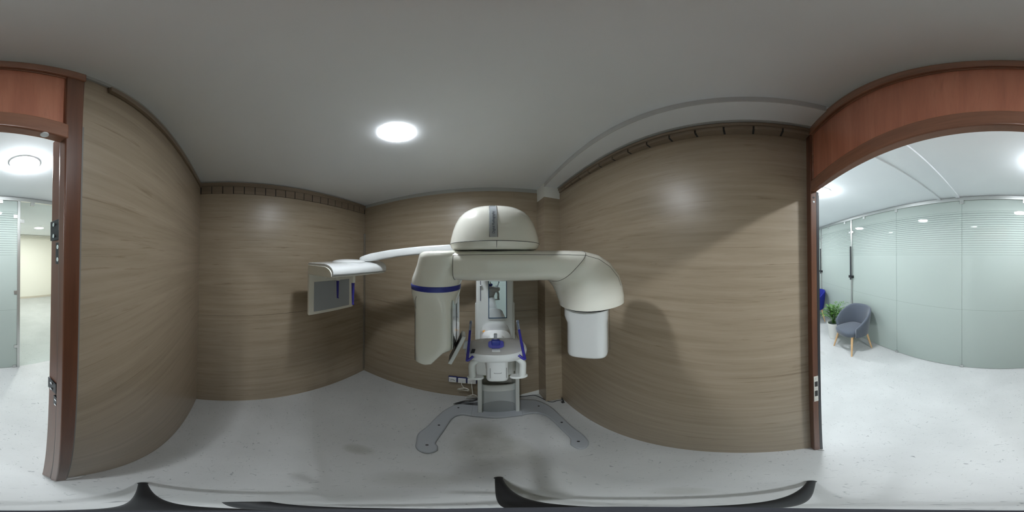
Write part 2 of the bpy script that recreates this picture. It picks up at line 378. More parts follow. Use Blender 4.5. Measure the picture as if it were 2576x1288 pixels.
# strike plate and screw holes on the right jamb
sp = obj('strike_plate', box(new(), .6040, .6075, -.2885, -.2685, .865, 1.085), PLATEM, dr, bevel=.001)
for z0, z1 in ((1.005, 1.045), (.918, .968)): obj('keep_hole', box(new(), .6030, .6050, -.2855, -.2725, z0, z1), DARK, sp)
for z0 in (1.068, .985, .885):
    s = new(); tube(s, [(.6042, -.279, z0), (.6025, -.279, z0)], .004, 10); obj('screw', s, CHROME, sp)
for z0, m_ in ((1.925, CHROME), (1.945, DARK)):
    s = new(); tube(s, [(.6075, -.278, z0), (.6055, -.278, z0)], .0045, 12); obj('screw_cap', s, m_, dr)
s = new(); tube(s, [(-.12, -.274, 1.973), (-.12, -.274, 1.969)], .008, 14); obj('stop_pad', s, SOCKW, dr)
tag(obj('threshold_strip', hexa(new(), (V(-.230, -.284, 0), V(-.150, -.276, 0), V(-.150, -.262, 0), V(-.230, -.274, 0)), (V(-.230, -.282, .004), V(-.150, -.274, .004), V(-.150, -.266, .004), V(-.230, -.277, .004))), FOIL), 'thin silver strip left on the floor at the hinge side of the doorway', 'strip')
tag(obj('metal_scrap', hexa(new(), (V(.585, -.300, 0), V(.63, -.296, 0), V(.622, -.272, 0), V(.60, -.276, 0)), (V(.59, -.296, .006), V(.625, -.293, .010), V(.618, -.276, .005), V(.604, -.280, .006))), FOIL), 'small bright metal scrap on the floor at the lock side of the doorway', 'scrap')

# ------------------------------------------------------------------ hall: glass partition, far walls
struct('wall_rear', box(new(), -3.6, 6.2, -5.95, -5.87, 0, HZ + .02), CREAM, smooth=False)
struct('baseboard_rear', box(new(), -3.58, 6.18, -5.87, -5.855, 0, .075), SKIRT, smooth=False)
struct('wall_hall_end', box(new(), 6.15, 6.22, -5.9, -.3, 0, HZ + .02), WHITEP, smooth=False)
struct('wall_hall_start', box(new(), -3.62, -3.55, -5.9, -.3, 0, HZ + .02), CREAM, smooth=False)
GY = -2.0
struct('wall_light_blocker', box(new(), -.46, -.38, -5.87, -2.03, 0, HZ + .02), WHITEP, smooth=False)  # unseen partition, added to keep office light off the back of the frosted panes
struct('trim_8', box(new(), -3.5, 6.1, GY - .02, GY + .02, 2.396, 2.446), STEEL, label='steel head rail of the glass partition', bevel=.002)
def clip(x, z, parent, s=.026, th=.016): obj('clip', box(new(), x - s, x + s, GY - th, GY + th, z - s, z + s), STEEL, parent, bevel=.002)
edges = [(-.512, .476), (.480, 1.474), (1.478, 2.552), (2.588, 3.868), (3.902, 6.05)]
for k, (x0, x1) in enumerate(edges):
    wn = sgroup('window_%d' % (k + 1), ((x0 + x1) / 2, GY, 0))
    obj('pane', box(new(), x0, x1, GY - .005, GY + .005, .012, 2.394), FROST, wn, smooth=False)
    clip(x0 + (.03 if k in (0, 3, 4) else 0), .026, wn, .022)
    clip({0: -.30, 1: .478, 2: 1.476, 3: 2.80, 4: 4.2}[k], 2.378, wn)
    if k == 2: clip(2.2, 2.378, wn)
    if k == 3: clip(3.5, 2.378, wn)
wn = sgroup('window_6', (-1.2, GY, 0))
obj('pane', box(new(), -1.85, -.552, GY - .005, GY + .005, .012, 2.394), CLEAR, wn, smooth=False)
clip(-.715, 2.375, wn)
for q, zz in enumerate((2.30, 2.35, 2.40)): struct('trim_%d' % (15 + q), box(new(), -3.55, -.46, -5.875, -5.85 + .012 * q, zz - .018, zz + .012), CREAM, smooth=False)
for k, (xp, m_) in enumerate(((-.532, STEEL), (2.570, STEEL), (3.885, STEEL))):
    po = sgroup('trim_%d' % (9 + k), (xp, GY, 0))
    obj('post', box(new(), xp - .018, xp + .018, GY - .018, GY + .018, 0, 2.396), m_, po, bevel=.002)
    if k == 0:
        for xx, zz in ((.045, 2.185), (-.045, 2.125), (.035, 1.215), (.03, .40)):
            obj('hinge_clip', box(new(), xp + xx - .026, xp + xx + .026, GY - .014, GY + .016, zz - .024, zz + .024), STEEL, po, bevel=.002)
    else:
        obj('pull_handle', box(new(), xp - .012, xp + .012, GY + .03, GY + .05, 1.20, 1.86), BLACKP, po, bevel=.003)
        obj('lock', box(new(), xp - .06, xp + .06, GY + .005, GY + .045, 1.235, 1.285), HINGE, po, bevel=.003)
        for xx in (-.05, .05): obj('hinge_clip', box(new(), xp + xx - .022, xp + xx + .022, GY + .004, GY + .026, 2.125, 2.165), CHROME, po, bevel=.003)
# two slim ribs across the hall ceiling
for k, xr in enumerate((.527, .775)):
    struct('trim_%d' % (12 + k), box(new(), xr - .022, xr + .022, -1.98, -.32, HZ - .016, HZ + .002), CEIL, smooth=False)

# ------------------------------------------------------------------ lamps
def lamp(name, label, x, y, z, ri, ro, m_in, m_rim, group=None, drop=.012, dome=0):
    t = thing(name, label, 'ceiling light', (x, y, z), group)
    r = new(); lathe(r, (x, y, z), [(ri, -.002), (ri * 1.02, -drop), (ri * 1.10, -drop), (ro, -.004), (ro, 0), (ri, 0)], 48)
    obj('rim', r, m_rim, t)
    if m_rim is LAMP_RIM:
        q = new(); loft(q, [[V(x + r_ * math.cos(2 * PI * k / 48), y + r_ * math.sin(2 * PI * k / 48), z + z_) for k in range(48)] for r_, z_ in ((ri * 1.0, -drop + .001), (ri * .98, -drop - .0015), (ri * 1.06, -drop - .0015), (ri * 1.07, -drop + .001), (ri * 1.0, -drop + .001))], (False, False)); obj('bezel', q, BEZEL_BLOOM, t)
    d = new(); lathe(d, (x, y, z), [(ri * .2, -drop * .5), (ri, -drop * .5), (ri, -.001), (ri * .2, -.001)] if not dome else [(ri * .1, -dome), (ri * .5, -dome * .95), (ri * .8, -dome * .75), (ri * .97, -dome * .4), (ri, -.001), (ri * .1, -.001)], 48)
    obj('diffuser', d, m_in, t)
    return t
lamp('downlight', 'round white downlight glowing in the ceiling above the x-ray machine', -.381, .601, CZ, .053, .080, LAMP_ROOM, LAMP_RIM)
HG = 'round ceiling lights along the hall'
lamp('downlight', 'large bright round hall light just outside the doorway', -.345, -1.14, HZ, .100, .108, LAMP_HALL, LAMPW, HG, .006, .028)
lamp('downlight', 'hall ceiling light hidden past the lock-side door jamb, above the grey chair', 1.62, -.83, HZ, .100, .108, LAMP_HALL, LAMPW, HG, .006, .028)
lamp('downlight', 'hall ceiling light farthest along, above the blue chair', 3.50, -1.0, HZ, .100, .108, LAMP_HALL, LAMPW, HG, .006, .028)
lamp('downlight', 'office ceiling light beyond the open glass doorway', -1.7, -4.2, HZ, .12, .14, LAMP_BACK, LAMPW, 'office ceiling lights behind the glass')
lamp('downlight', 'office ceiling light behind the frosted glass opposite the doorway', .7, -4.2, HZ, .12, .14, LAMP_DIM, LAMPW, 'office ceiling lights behind the glass')
lamp('downlight', 'office ceiling light behind the frosted glass near the chairs', 3.4, -4.2, HZ, .12, .14, LAMP_DIM, LAMPW, 'office ceiling lights behind the glass')

# ------------------------------------------------------------------ the x-ray machine
XR = thing('dental_x_ray_machine', 'white panoramic dental x-ray machine with rotating arm, grey base and side arm', 'x-ray machine', (.06, 1.2, 0))
# base with two feet
ol = [(-.337, .722), (-.372, .819), (-.364, .929), (-.353, 1.080), (-.320, 1.215), (-.245, 1.320), (-.100, 1.395), (.10, 1.41), (.335, 1.370), (.424, 1.305), (.475, 1.178), (.482, 1.008), (.476, .853), (.472, .746), (.445, .650), (.392, .598), (.357, .602), (.352, .660), (.372, .700), (.392, .745), (.402, .856), (.402, 1.009), (.380, 1.100), (.319, 1.150), (.193, 1.134), (.054, 1.120), (-.083, 1.138), (-.195, 1.154), (-.245, 1.082), (-.253, .919), (-.249, .756), (-.222, .700), (-.212, .650), (-.232, .612), (-.270, .618), (-.312, .662)]
ol = [(p.x, p.y) for p in smooth_pts([V(*p, 0) for p in ol] + [V(*ol[0], 0)], 4)[:-1]]
bs = obj('base', prism(new(), ol, 'z', .001, .030), BASEG, XR, bevel=.010, seg=3, ang=50)
cp = new(); prism(cp, [(-.125, 1.135), (.235, 1.128), (.262, 1.39), (-.125, 1.39)], 'z', .028, .036); obj('base_cover', cp, BASEG, XR, bevel=.003)
for x, y in ((-.273, .699), (-.300, .965), (-.233, 1.251), (.403, .678), (.444, .945), (.385, 1.236)):
    b_ = new(); lathe(b_, (x, y, .0295), [(.008, 0), (.008, .0022), (.002, .0022)], 14); obj('bolt', b_, DARK, bs)
# lower column: two rails, concave front panel, back
cl = obj('column', box(new(), -.072, .222, 1.40, 1.452, .034, .90), SHELL, XR, bevel=.004)
for x0, x1 in ((-.080, -.048), (.196, .226)):
    obj('column_rail', box(new(), x0, x1, 1.188, 1.43, .034, 1.02), SHELL2, XR, bevel=.005)
def concave(z0, z1, dy=0):
    bm = new(); N = 17; secs = []
    for k in range(N):
        t = k / (N - 1); x = -.048 + t * .244; y = 1.222 + dy - .020 * math.sin(PI * t) ** .35
        secs.append([V(x, y, z0), V(x, y, z1), V(x, y + .012, z1), V(x, y + .012, z0)])
    return loft(bm, secs)
lp = obj('lower_panel', concave(.036, .405), PANELG, XR)
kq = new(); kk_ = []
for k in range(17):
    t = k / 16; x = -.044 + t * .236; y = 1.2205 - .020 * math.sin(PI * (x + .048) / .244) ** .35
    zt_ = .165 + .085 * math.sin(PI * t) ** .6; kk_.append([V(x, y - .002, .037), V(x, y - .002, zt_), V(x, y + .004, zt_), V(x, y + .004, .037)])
obj('base_reflection', loft(kq, kk_), mat('base_reflection_grey', (.29, .31, .32), .2, coat=.4), lp)  # base's reflection in the glossy panel, drawn as a darker inset
obj('upper_panel', concave(.407, .497), SHELL2, XR)
obj('cavity', box(new(), -.046, .195, 1.335, 1.398, .497, .80), CAVITY_SHADE, XR)
# carriage sliding on the column
ca = obj('carriage', box(new(), -.086, .176, 1.125, 1.43, .700, 1.84), SHELL2, XR, bevel=.014, seg=4)
for x0, x1 in ((-.094, -.083), (.173, .188)): obj('side_rail', box(new(), x0, x1, 1.16, 1.43, .72, 1.365), SHELL2, XR, bevel=.004)
mf = obj('mirror_frame', box(new(), -.004, .131, 1.117, 1.128, 1.262, 1.66), SHELL_COOL, XR, bevel=.004)
obj('mirror', box(new(), .0045, .1225, 1.1145, 1.118, 1.270, 1.652), MIRROR, mf)
eg = new(); box(eg, .000, .0055, 1.113, 1.118, 1.268, 1.655); box(eg, .000, .127, 1.113, 1.118, 1.264, 1.2705); box(eg, .1215, .127, 1.113, 1.118, 1.268, 1.655)
obj('mirror_edge', eg, mat('navy_edge', (.02, .06, .12), .2), mf)
obj('scale_slot', box(new(), -.0560, -.0520, 1.1225, 1.126, 1.395, 1.60), mat('navy_slot', (.012, .012, .05), .3), XR)
sl = new(); box(sl, -.062, -.045, 1.106, 1.124, 1.506, 1.511); obj('scale_slider', sl, SHELL_COOL, XR, bevel=.001)
# support arm carrying the chin rest
sa = new(); secs = []
for y, xc, hw, zt, zb in ((1.130, .045, .100, 1.225, 1.03), (1.04, .044, .098, 1.24, 1.06), (.95, .043, .088, 1.262, 1.08), (.90, .042, .083, 1.272, 1.09), (.885, .041, .070, 1.262, 1.10), (.87, .040, .048, 1.255, 1.13), (.70, .030, .042, 1.270, 1.19), (.56, .026, .038, 1.30, 1.255), (.535, .026, .032, 1.30, 1.26)):
    secs.append(sup((xc, y, (zt + zb) / 2), (hw, 0, 0), (0, 0, (zt - zb) / 2), 3.2, 32))
loft(sa, secs); loft(sa, [sup((.024, .553, z_), (w_, 0, 0), (0, .016, 0), 3, 24) for z_, w_ in ((1.258, .034), (1.30, .036), (1.352, .055))]); obj('support_arm', sa, SHELL_COOL, XR)
# chin-rest table
def plan(cx, y0, y1, hw, z, n=2.6, N=40, front=.55):
    yc = y0 + (y1 - y0) * front; o = []
    for i in range(N):
        t = 2 * PI * i / N; a, d = math.cos(t), math.sin(t)
        o.append(V(cx + hw * math.copysign(abs(a) ** (2 / n), a), yc + (y1 - yc if d > 0 else yc - y0) * math.copysign(abs(d) ** (2 / n), d), z))
    return o
tb = new(); loft(tb, [plan(.0235, .470, .575, .084, 1.350), plan(.0235, .462, .580, .092, 1.352), plan(.0235, .455, .585, .0975, 1.362), plan(.0235, .454, .585, .0985, 1.378), plan(.0235, .459, .582, .0940, 1.386)])
ct = obj('chin_rest_table', tb, SHELL_COOL, XR)
tp = new(); loft(tp, [plan(.0235, .460, .581, .0925, 1.3855), plan(.0235, .468, .577, .084, 1.390), plan(.0235, .485, .570, .062, 1.394), plan(.0235, .505, .56, .03, 1.396)]); obj('table_top', tp, DOMEG, ct)
# bite block: blue tray, post and clear tip
bt = new(); loft(bt, [sup((.0225, .4915, 1.4105), (.0235, 0, 0), (0, .005, .0125), 4, 28), sup((.0225, .4955, 1.409), (.0235, 0, 0), (0, .005, .0125), 4, 28)])
bb = obj('bite_block', bt, BLUET, XR)
s = new(); box(s, .009, .035, .490, .508, 1.386, 1.424); obj('bite_post', s, BLUE, bb, bevel=.003)
s = new(); box(s, .010, .034, .474, .484, 1.388, 1.396); obj('bite_foot', s, SHELL2, bb, bevel=.001)
s = new(); box(s, .0165, .0265, .503, .512, 1.415, 1.444); obj('bite_tip', s, mat('grey_clip', (.3, .32, .34), .3), bb, bevel=.001)
# temple supports
for xb, xi, xt in ((-.0575, -.042, -.0635), (.0985, .083, .106)):
    r_ = new(); tube(r_, smooth_pts([(xi, .449, 1.389), ((xb + xi) / 2, .443, 1.382), (xb, .438, 1.376)], 4), .0042, 12)
    ts = obj('temple_support', r_, BLUET, XR)
    s = new(); d = Vector((xt - xb, .150, .075)); p0 = V(xb, .438, 1.376)
    loft(s, [sup(p0 + d * k, (.0042, 0, 0), (0, -.003, .005), 3, 16) for k in (0, .25, .5, .75)]); obj('rod', s, BLUET, ts)
    s = new(); loft(s, [sup(p0 + d * k, (.0045, 0, 0), (0, -.003, .005), 3, 16) for k in (.752, .9, 1.0)]); obj('clear_tip', s, CLEARB, ts)
    s = new(); e = p0 + d; tube(s, [e + V(-.004, 0, 0), e + V(.004, 0, 0)], .0085, 18); obj('temple_pad', s, CLEARB, ts)
# grip handles under the table with their flat feet
for sx, x0, x1 in ((-1, -.046, -.018), (1, .101, .068)):
    hb = new(); tube(hb, smooth_pts([(x1, .510, 1.335), (x0 - sx * .012, .503, 1.334), (x0 + sx * .003, .500, 1.318), (x0 + sx * .004, .500, 1.285), (x0 + sx * .003, .500, 1.252)], 6), [.0095] * 8 + [.0115] * 17, 16); obj('grip_handle', hb, SHELL2, XR)
    hf = new(); loft(hf, [sup(((x0 + x1) / 2 + sx * .008, .500, zz), ((abs(x1 - x0) / 2 + .012) * kk, 0, 0), (0, .013 * kk, 0), 2.4, 28) for zz, kk in ((1.243, .9), (1.246, 1), (1.251, 1), (1.254, .9))]); obj('grip_foot', hf, SHELL2, XR)
cbx = new(); loft(cbx, [sup((.026, .505, zz), (.0335 * k, 0, 0), (0, .036 * k, 0), 4.5, 40) for zz, k in ((1.252, .93), (1.256, .985), (1.262, 1), (1.352, 1))]); cb = obj('control_box', cbx, SHELL_COOL, XR)
ds = new()
for x in (.0045, .0515): tube(ds, [(x, .4690, 1.272), (x, .4690, 1.322)], .0005, 6)
tube(ds, smooth_pts([(.016, .4688, 1.2995), (.018, .4686, 1.2965), (.034, .4686, 1.2965), (.037, .4688, 1.2995)], 3), .0006, 6); obj('cover_seam', ds, DARK, cb)
obj('key_pad', hexa(new(), (V(-.052, .466, 1.3875), V(-.041, .468, 1.389), V(-.039, .486, 1.3925), V(-.049, .489, 1.391)), (V(-.052, .466, 1.3895), V(-.041, .468, 1.391), V(-.039, .486, 1.3945), V(-.049, .489, 1.393))), BLACKP, ct)
s = new(); lathe(s, (-.022, .93, 1.245), [(.011, 0), (.011, .006), (.007, .009), (.002, .009)], 20); obj('emergency_button', s, ORANGE, XR)
# tilted touch screen on a bracket
def slab(c, u, v, nrm, hu, hv, th): 
    c, u, v, nrm = Vector(c), Vector(u).normalized(), Vector(v).normalized(), Vector(nrm).normalized()
    bm = new(); hexa(bm, (c - u * hu - v * hv, c + u * hu - v * hv, c + u * hu + v * hv, c - u * hu + v * hv), [q + nrm * th for q in (c - u * hu - v * hv, c + u * hu - v * hv, c + u * hu + v * hv, c - u * hu + v * hv)]); return bm
up = V(.040, .02, .108).normalized(); nl = V(-.93, -.13, .27); nl = (nl - up * nl.dot(up)).normalized(); dp = up.cross(nl).normalized()
tsn = obj('touch_screen', slab((-.1035, .505, 1.3855), dp, up, -nl, .030, .0585, .012), SHELL_COOL, XR, bevel=.002)
obj('screen_glass', slab(V(-.1035, .505, 1.3855) + nl * .0006, dp, up, nl, .024, .050, .0006), BLACKP, tsn)
obj('screen_bracket', slab((-.078, .512, 1.395), (0, 1, 0), (.2, 0, 1), (1, 0, 0), .010, .013, .020), SHELL_COOL, XR, bevel=.002)
# head cover: domed housing that reaches back to the column
HC = V(.0215, .555, 0)
def headring(z, a, b, back=1.13, N=28):
    o = []
    for k in range(N + 1):
        t = PI * k / N
        ex = 2 / 2.25
        o.append(V(HC.x - a * math.copysign(abs(math.cos(t)) ** ex, math.cos(t)), HC.y - b * abs(math.sin(t)) ** ex, z))
    o += [V(HC.x + a * .97, HC.y + .2, z), V(HC.x + a * .9, back, z), V(HC.x - a * .9, back, z), V(HC.x - a * .97, HC.y + .2, z)]
    return o
hd = new()
prof = [(1.7435, .148, .150), (1.762, .1445, .1465), (1.785, .1385, .140), (1.808, .1305, .131), (1.828, .120, .119), (1.844, .106, .104), (1.856, .088, .085), (1.864, .064, .062), (1.868, .035, .034), (1.869, .012, .012)]
loft(hd, [headring(*p) for p in prof]); hc = obj('head_cover', hd, SHELL, XR, ang=60)
hr = new(); loft(hr, [headring(1.723, .130, .132), headring(1.725, .137, .139), headring(1.731, .143, .145), headring(1.7425, .1475, .1495)]); obj('head_skirt', hr, SHELL, XR, ang=60)
se = new(); tube(se, [p + V(0, -.0003, 0) for p in headring(1.7430, .148, .150)[:29]], .0008, 6); tube(se, [(.0215, .4045, 1.7425), (.0215, .4105, 1.731), (.0215, .417, 1.725)], .0007, 6); obj('cover_seam', se, DARK, hc)
st = new(); secs = []
def yfront(z):
    for (z0, a0, b0), (z1, a1, b1) in zip(prof, prof[1:]):
        if z0 <= z <= z1: return HC.y - (b0 + (b1 - b0) * (z - z0) / (z1 - z0))
    return HC.y
zs = [1.752, 1.754, 1.765, 1.78, 1.795, 1.81, 1.825, 1.838, 1.848, 1.855]
for k, z in enumerate(zs):
    hw = .0102 if 0 < k < len(zs) - 1 else .008
    y = yfront(z)
    secs.append([V(.0135 - hw, y + .004, z), V(.0135 - hw * .9, y - .0022, z), V(.0135 + hw * .9, y - .0022, z), V(.0135 + hw, y + .004, z)])
loft(st, secs); sg = obj('name_strip', st, STRIPG, hc)
for sx in (-1, 1):
    q = new(); tube(q, [V(.0135 + sx * .0102, yfront(z) - .0005, z) for z in zs], .0011, 8); obj('strip_edge', q, CHROME, sg)
tc = bpy.data.curves.new('lettering', 'FONT'); tc.body = 'Digital Radiography'; tc.size = .0092; tc.extrude = .0002; tc.align_y = 'CENTER'
tmp = bpy.data.objects.new('lettering_outline', tc); COL.objects.link(tmp); bpy.context.view_layer.update()
lme = bpy.data.meshes.new_from_object(tmp.evaluated_get(bpy.context.evaluated_depsgraph_get())); bpy.data.objects.remove(tmp); bpy.data.curves.remove(tc)
lme.materials.clear(); lme.materials.append(mat('dark_lettering', (.06, .07, .09), .4))
to = bpy.data.objects.new('lettering', lme); COL.objects.link(to)
tn = (V(0, yfront(1.835) - yfront(1.757), .078)).normalized(); side = V(-1, 0, 0); nn = tn.cross(side).normalized()
to.parent = sg
base = V(.0135, yfront(1.795) - .0034, 1.795) - tn * .038
to.matrix_local = Matrix(((tn.x, side.x, nn.x, base.x - base_of(sg).x), (tn.y, side.y, nn.y, base.y - base_of(sg).y), (tn.z, side.z, nn.z, base.z - base_of(sg).z), (0, 0, 0, 1)))
cr = new(); lathe(cr, (.0215, .545, 0), [(.09, 1.712), (.09, 1.730), (.085, 1.730), (.085, 1.712)], 40); obj('rotation_collar', cr, DARK, XR)
# rotating arm: bar, elbow, tube housing, sensor
def bsec(x, yc, hd_, z0, z1, n=3.4, N=44): return sup((x, yc, (z0 + z1) / 2), (0, hd_, 0), (0, 0, (z1 - z0) / 2), n, N)
ba = new(); loft(ba, [bsec(x, yc, hd_, z0, z1, n) for x, yc, hd_, z0, z1, n in ((-.100, .522, .078, 1.632, 1.7215, 3.2), (-.06, .520, .082, 1.631, 1.7222, 3.3), (.02, .516, .086, 1.630, 1.723, 3.4), (.10, .511, .088, 1.630, 1.7228, 3.3), (.150, .508, .089, 1.630, 1.7225, 3.2))])
ar = obj('rotating_arm', ba, SHELL, XR)
eb = new(); S = [((.150, 1.630), (.150, 1.7225), .089, .508, 3.2), ((.176, 1.6295), (.235, 1.723), .091, .503, 3.1), ((.195, 1.625), (.300, 1.7225), .094, .499, 2.9), ((.208, 1.612), (.358, 1.711), .098, .494, 2.7), ((.217, 1.596), (.408, 1.684), .102, .489, 2.5), ((.224, 1.576), (.446, 1.642), .106, .484, 2.4), ((.229, 1.555), (.466, 1.598), .105, .482, 2.3), ((.232, 1.543), (.474, 1.560), .105, .480, 2.2), ((.234, 1.533), (.475, 1.531), .105, .480, 2.2)]
SS = []
for a_, c_ in zip(S, S[1:]):
    for k in range(4):
        t = k / 4; SS.append([tuple(a_[0][i] + (c_[0][i] - a_[0][i]) * t for i in (0, 1)), tuple(a_[1][i] + (c_[1][i] - a_[1][i]) * t for i in (0, 1))] + [a_[i] + (c_[i] - a_[i]) * t for i in (2, 3, 4)])
SS.append(list(S[-1]))
secs = []
for (ix, iz), (ox, oz), hd_, yc, n_ in SS:
    c_ = V((ix + ox) / 2, yc, (iz + oz) / 2); v_ = V((ox - ix) / 2, 0, (oz - iz) / 2)
    secs.append(sup(c_, (0, hd_, 0), v_, n_, 44))
secs_elbow = secs; loft(eb, secs); el = obj('elbow', eb, SHELL, XR, ang=60)
def seam(pts, parent, r=.0007):
    q = new(); tube(q, pts, r, 6); obj('cover_seam', q, DARK, parent)
seam([p for p in [secs[8][k % 44] for k in range(22, 34)]][::-1] if False else [secs[8][k] + V(0, -.0002, 0) for k in range(13, 33)], el)
lc = new(); lathe(lc, (.331, .466, 0), [(.050, 1.505), (.054, 1.514), (.054, 1.530), (.09, 1.530)], 44); obj('tube_collar', lc, DARK, XR)
tbh = new()
def tsec(z, k=1, dx=0): return sup((.326 - dx * .6, .466 + dx * .3, z), (.0486 * k + dx * .7, -.0486 * k - dx * .7, 0), (.040 * k, .040 * k, 0), 4.0, 44)
loft(tbh, [tsec(1.330, .90), tsec(1.332, .95), tsec(1.338, .985), tsec(1.347, 1), tsec(1.472, 1), tsec(1.486, 1.0, .004), tsec(1.498, 1, .006), tsec(1.5315, 1, .006)])
th = obj('tube_housing', tbh, SHELL_COOL, XR, ang=60)
seam([(.3685, .4035, 1.350), (.3685, .4035, 1.525)], th, .0006)
# sensor side: neck, blue ring, hanging body with slit
nk = new(); RC = V(-.176, .530, 0); R_ = .0835
def rrect(x0, x1, y0, y1, z, n): return sup(((x0 + x1) / 2, (y0 + y1) / 2, z), ((x1 - x0) / 2, 0, 0), (0, (y1 - y0) / 2, 0), n, 44)
loft(nk, [rrect(RC.x - R_, RC.x + R_, RC.y - R_, RC.y + R_, 1.611, 2.0), rrect(-.256, -.085, .447, .612, 1.630, 2.2), rrect(-.243, -.082, .448, .608, 1.655, 2.5), rrect(-.229, -.080, .447, .604, 1.680, 2.9), rrect(-.222, -.080, .447, .602, 1.700, 3.2), rrect(-.219, -.080, .449, .600, 1.712, 3.2), rrect(-.211, -.080, .456, .594, 1.7195, 3.0), rrect(-.195, -.080, .475, .575, 1.7222, 2.8)])
nko = obj('sensor_neck', nk, SHELL, XR, ang=60)
rg = new(); lathe(rg, (RC.x, RC.y, 0), [(R_ + .0008, 1.5965), (R_ + .0016, 1.598), (R_ + .0016, 1.6115), (R_ + .0008, 1.613)], 56); obj('blue_ring', rg, BLUE, XR)
sb = new(); secs = []
def body(x0, x1, y0, y1, z, n, slant=0):
    o = rrect(x0, x1, y0, y1, z, n)
    if slant:
        for p in o:
            t = min(1, max(0, (p.x + .185) / .06)); p.z += slant * t * t * (3 - 2 * t)
    return o
loft(sb, [body(-.232, -.112, .470, .596, 1.308, 3.4, .070), body(-.237, -.108, .466, .601, 1.314, 3.8, .070), body(-.238, -.107, .465, .602, 1.40, 4.2), body(-.238, -.107, .465, .602, 1.51, 4.2), body(-.240, -.106, .464, .602, 1.540, 3.8), body(-.246, -.102, .458, .604, 1.562, 3.2), body(-.256, -.095, .450, .610, 1.582, 2.4), rrect(RC.x - R_, RC.x + R_, RC.y - R_, RC.y + R_, 1.592, 2.0), rrect(RC.x - R_, RC.x + R_, RC.y - R_, RC.y + R_, 1.598, 2.0)])
sbo = obj('sensor_housing', sb, SHELL, XR, ang=60)
slp = obj('sensor_window', box(new(), -.1085, -.1055, .478, .590, 1.392, 1.568), mat('pale_grey_window', (.50, .53, .52), .1, coat=1), sbo, bevel=.001)
obj('sensor_slit', box(new(), -.1058, -.1050, .529, .537, 1.395, 1.56), DARK, slp)
seam([(-.2275, .4735, 1.32), (-.2275, .4735, 1.50), (-.226, .4735, 1.53), (-.222, .462, 1.562), (-.216, .4575, 1.578)], sbo)
# seams of the bar
seam([(x, .522 - .0133 * (x + .1) / .25 * 1.0 - (.0745 + .012 * min(1, (x + .1) / .2)), 1.7045) for x in [-.2 + .02 * k for k in range(6)]] if False else [bsec(x, yc, hd_, z0, z1, n)[18] for x, yc, hd_, z0, z1, n in ((-.100, .522, .078, 1.632, 1.7215, 3.2), (-.06, .520, .082, 1.631, 1.7222, 3.3), (.02, .516, .086, 1.630, 1.723, 3.4), (.10, .511, .088, 1.630, 1.7228, 3.3), (.150, .508, .089, 1.630, 1.7225, 3.2))] + [q_[18] for q_ in secs_elbow[1:24]], ar)
sj = bsec(-.0985, .522, .0785, 1.6315, 1.722, 3.2); seam([sj[k] for k in range(13, 33)], ar)

# cephalometric side arm
cpth = smooth_pts([(-.02, 1.20, 1.768), (-.27, 1.13, 1.764), (-.48, 1.085, 1.752), (-.66, 1.045, 1.734), (-.80, .995, 1.711), (-.870, .950, 1.697), (-.915, .905, 1.688)], 5)
hs = [(.030, .034)] * 16 + [(.032, .036)] * 8 + [(.030, .040), (.028, .042), (.026, .043), (.023, .043), (.020, .042), (.015, .038), (.008, .026)]
ce = new(); secs = []
for k, p in enumerate(cpth):
    t = (cpth[min(k + 1, len(cpth) - 1)] - cpth[max(0, k - 1)]).normalized(); s_ = t.cross(V(0, 0, 1)).normalized(); hz, hw = hs[k]
    secs.append(sup(p, s_ * hw, V(0, 0, hz), 5.0, 24))
loft(ce, secs); obj('side_arm', ce, SHELL_COOL, XR, ang=60)
pr = [(-1.118, 1.578), (-1.118, 1.645), (-1.113, 1.655), (-1.10, 1.658), (-.895, 1.658)] + [(-.895 + .110 * math.sin(a_), 1.603 + .055 * math.cos(a_)) for a_ in [PI / 2 * k / 8 for k in range(1, 9)]] + [(-.785, 1.596), (-.790, 1.588), (-.80, 1.584)]
ch = obj('side_arm_head', loft(new(), [[V(x_, y_, z_ + (up_ if z_ > 1.60 else 0)) for x_, z_ in pr] for y_, up_ in ((.562, .002), (1.088, .018))]), SHELL_COOL, XR, bevel=.004, ang=45)
ecp = [(-1.112, 1.572), (-1.112, 1.640), (-.900, 1.642)] + [(-.900 + .100 * math.sin(a_), 1.597 + .045 * math.cos(a_)) for a_ in [PI / 2 * k / 6 for k in range(1, 7)]] + [(-.80, 1.582), (-.95, 1.579), (-1.05, 1.574)]
obj('end_cap', prism(new(), ecp, 'y', .556, .563), SHELL, ch, bevel=.002)
lo = [(-1.10, 1.568), (-.80, 1.5745), (-.793, 1.584), (-1.10, 1.582)]
obj('under_tray', prism(new(), lo, 'y', .568, 1.082), SHELL, ch, bevel=.002)
seam([(-.7865, .566, 1.594), (-.7865, 1.085, 1.594)], ch)
dk = new(); lathe(dk, (-.955, .83, 0), [(.128, 1.655), (.128, 1.668), (.122, 1.674), (.10, 1.681), (.07, 1.6855), (.03, 1.688), (.004, 1.6885)], 48); obj('pivot_disc', dk, SHELL_COOL, ch)
pt_ = obj('film_plate', box(new(), -1.128, -1.100, .562, 1.008, 1.238, 1.62), SHELL, XR, bevel=.006)
obj('film_window', box(new(), -1.1005, -1.0980, .606, .962, 1.264, 1.508), DGREY, pt_, bevel=.0012)
obj('hanger', hexa(new(), (V(-1.11, .70, 1.52), V(-1.06, .70, 1.545), V(-1.06, .92, 1.545), V(-1.11, .92, 1.52)), (V(-1.11, .70, 1.58), V(-.95, .70, 1.58), V(-.95, .92, 1.58), V(-1.11, .92, 1.58))), SHELL, XR, bevel=.003)
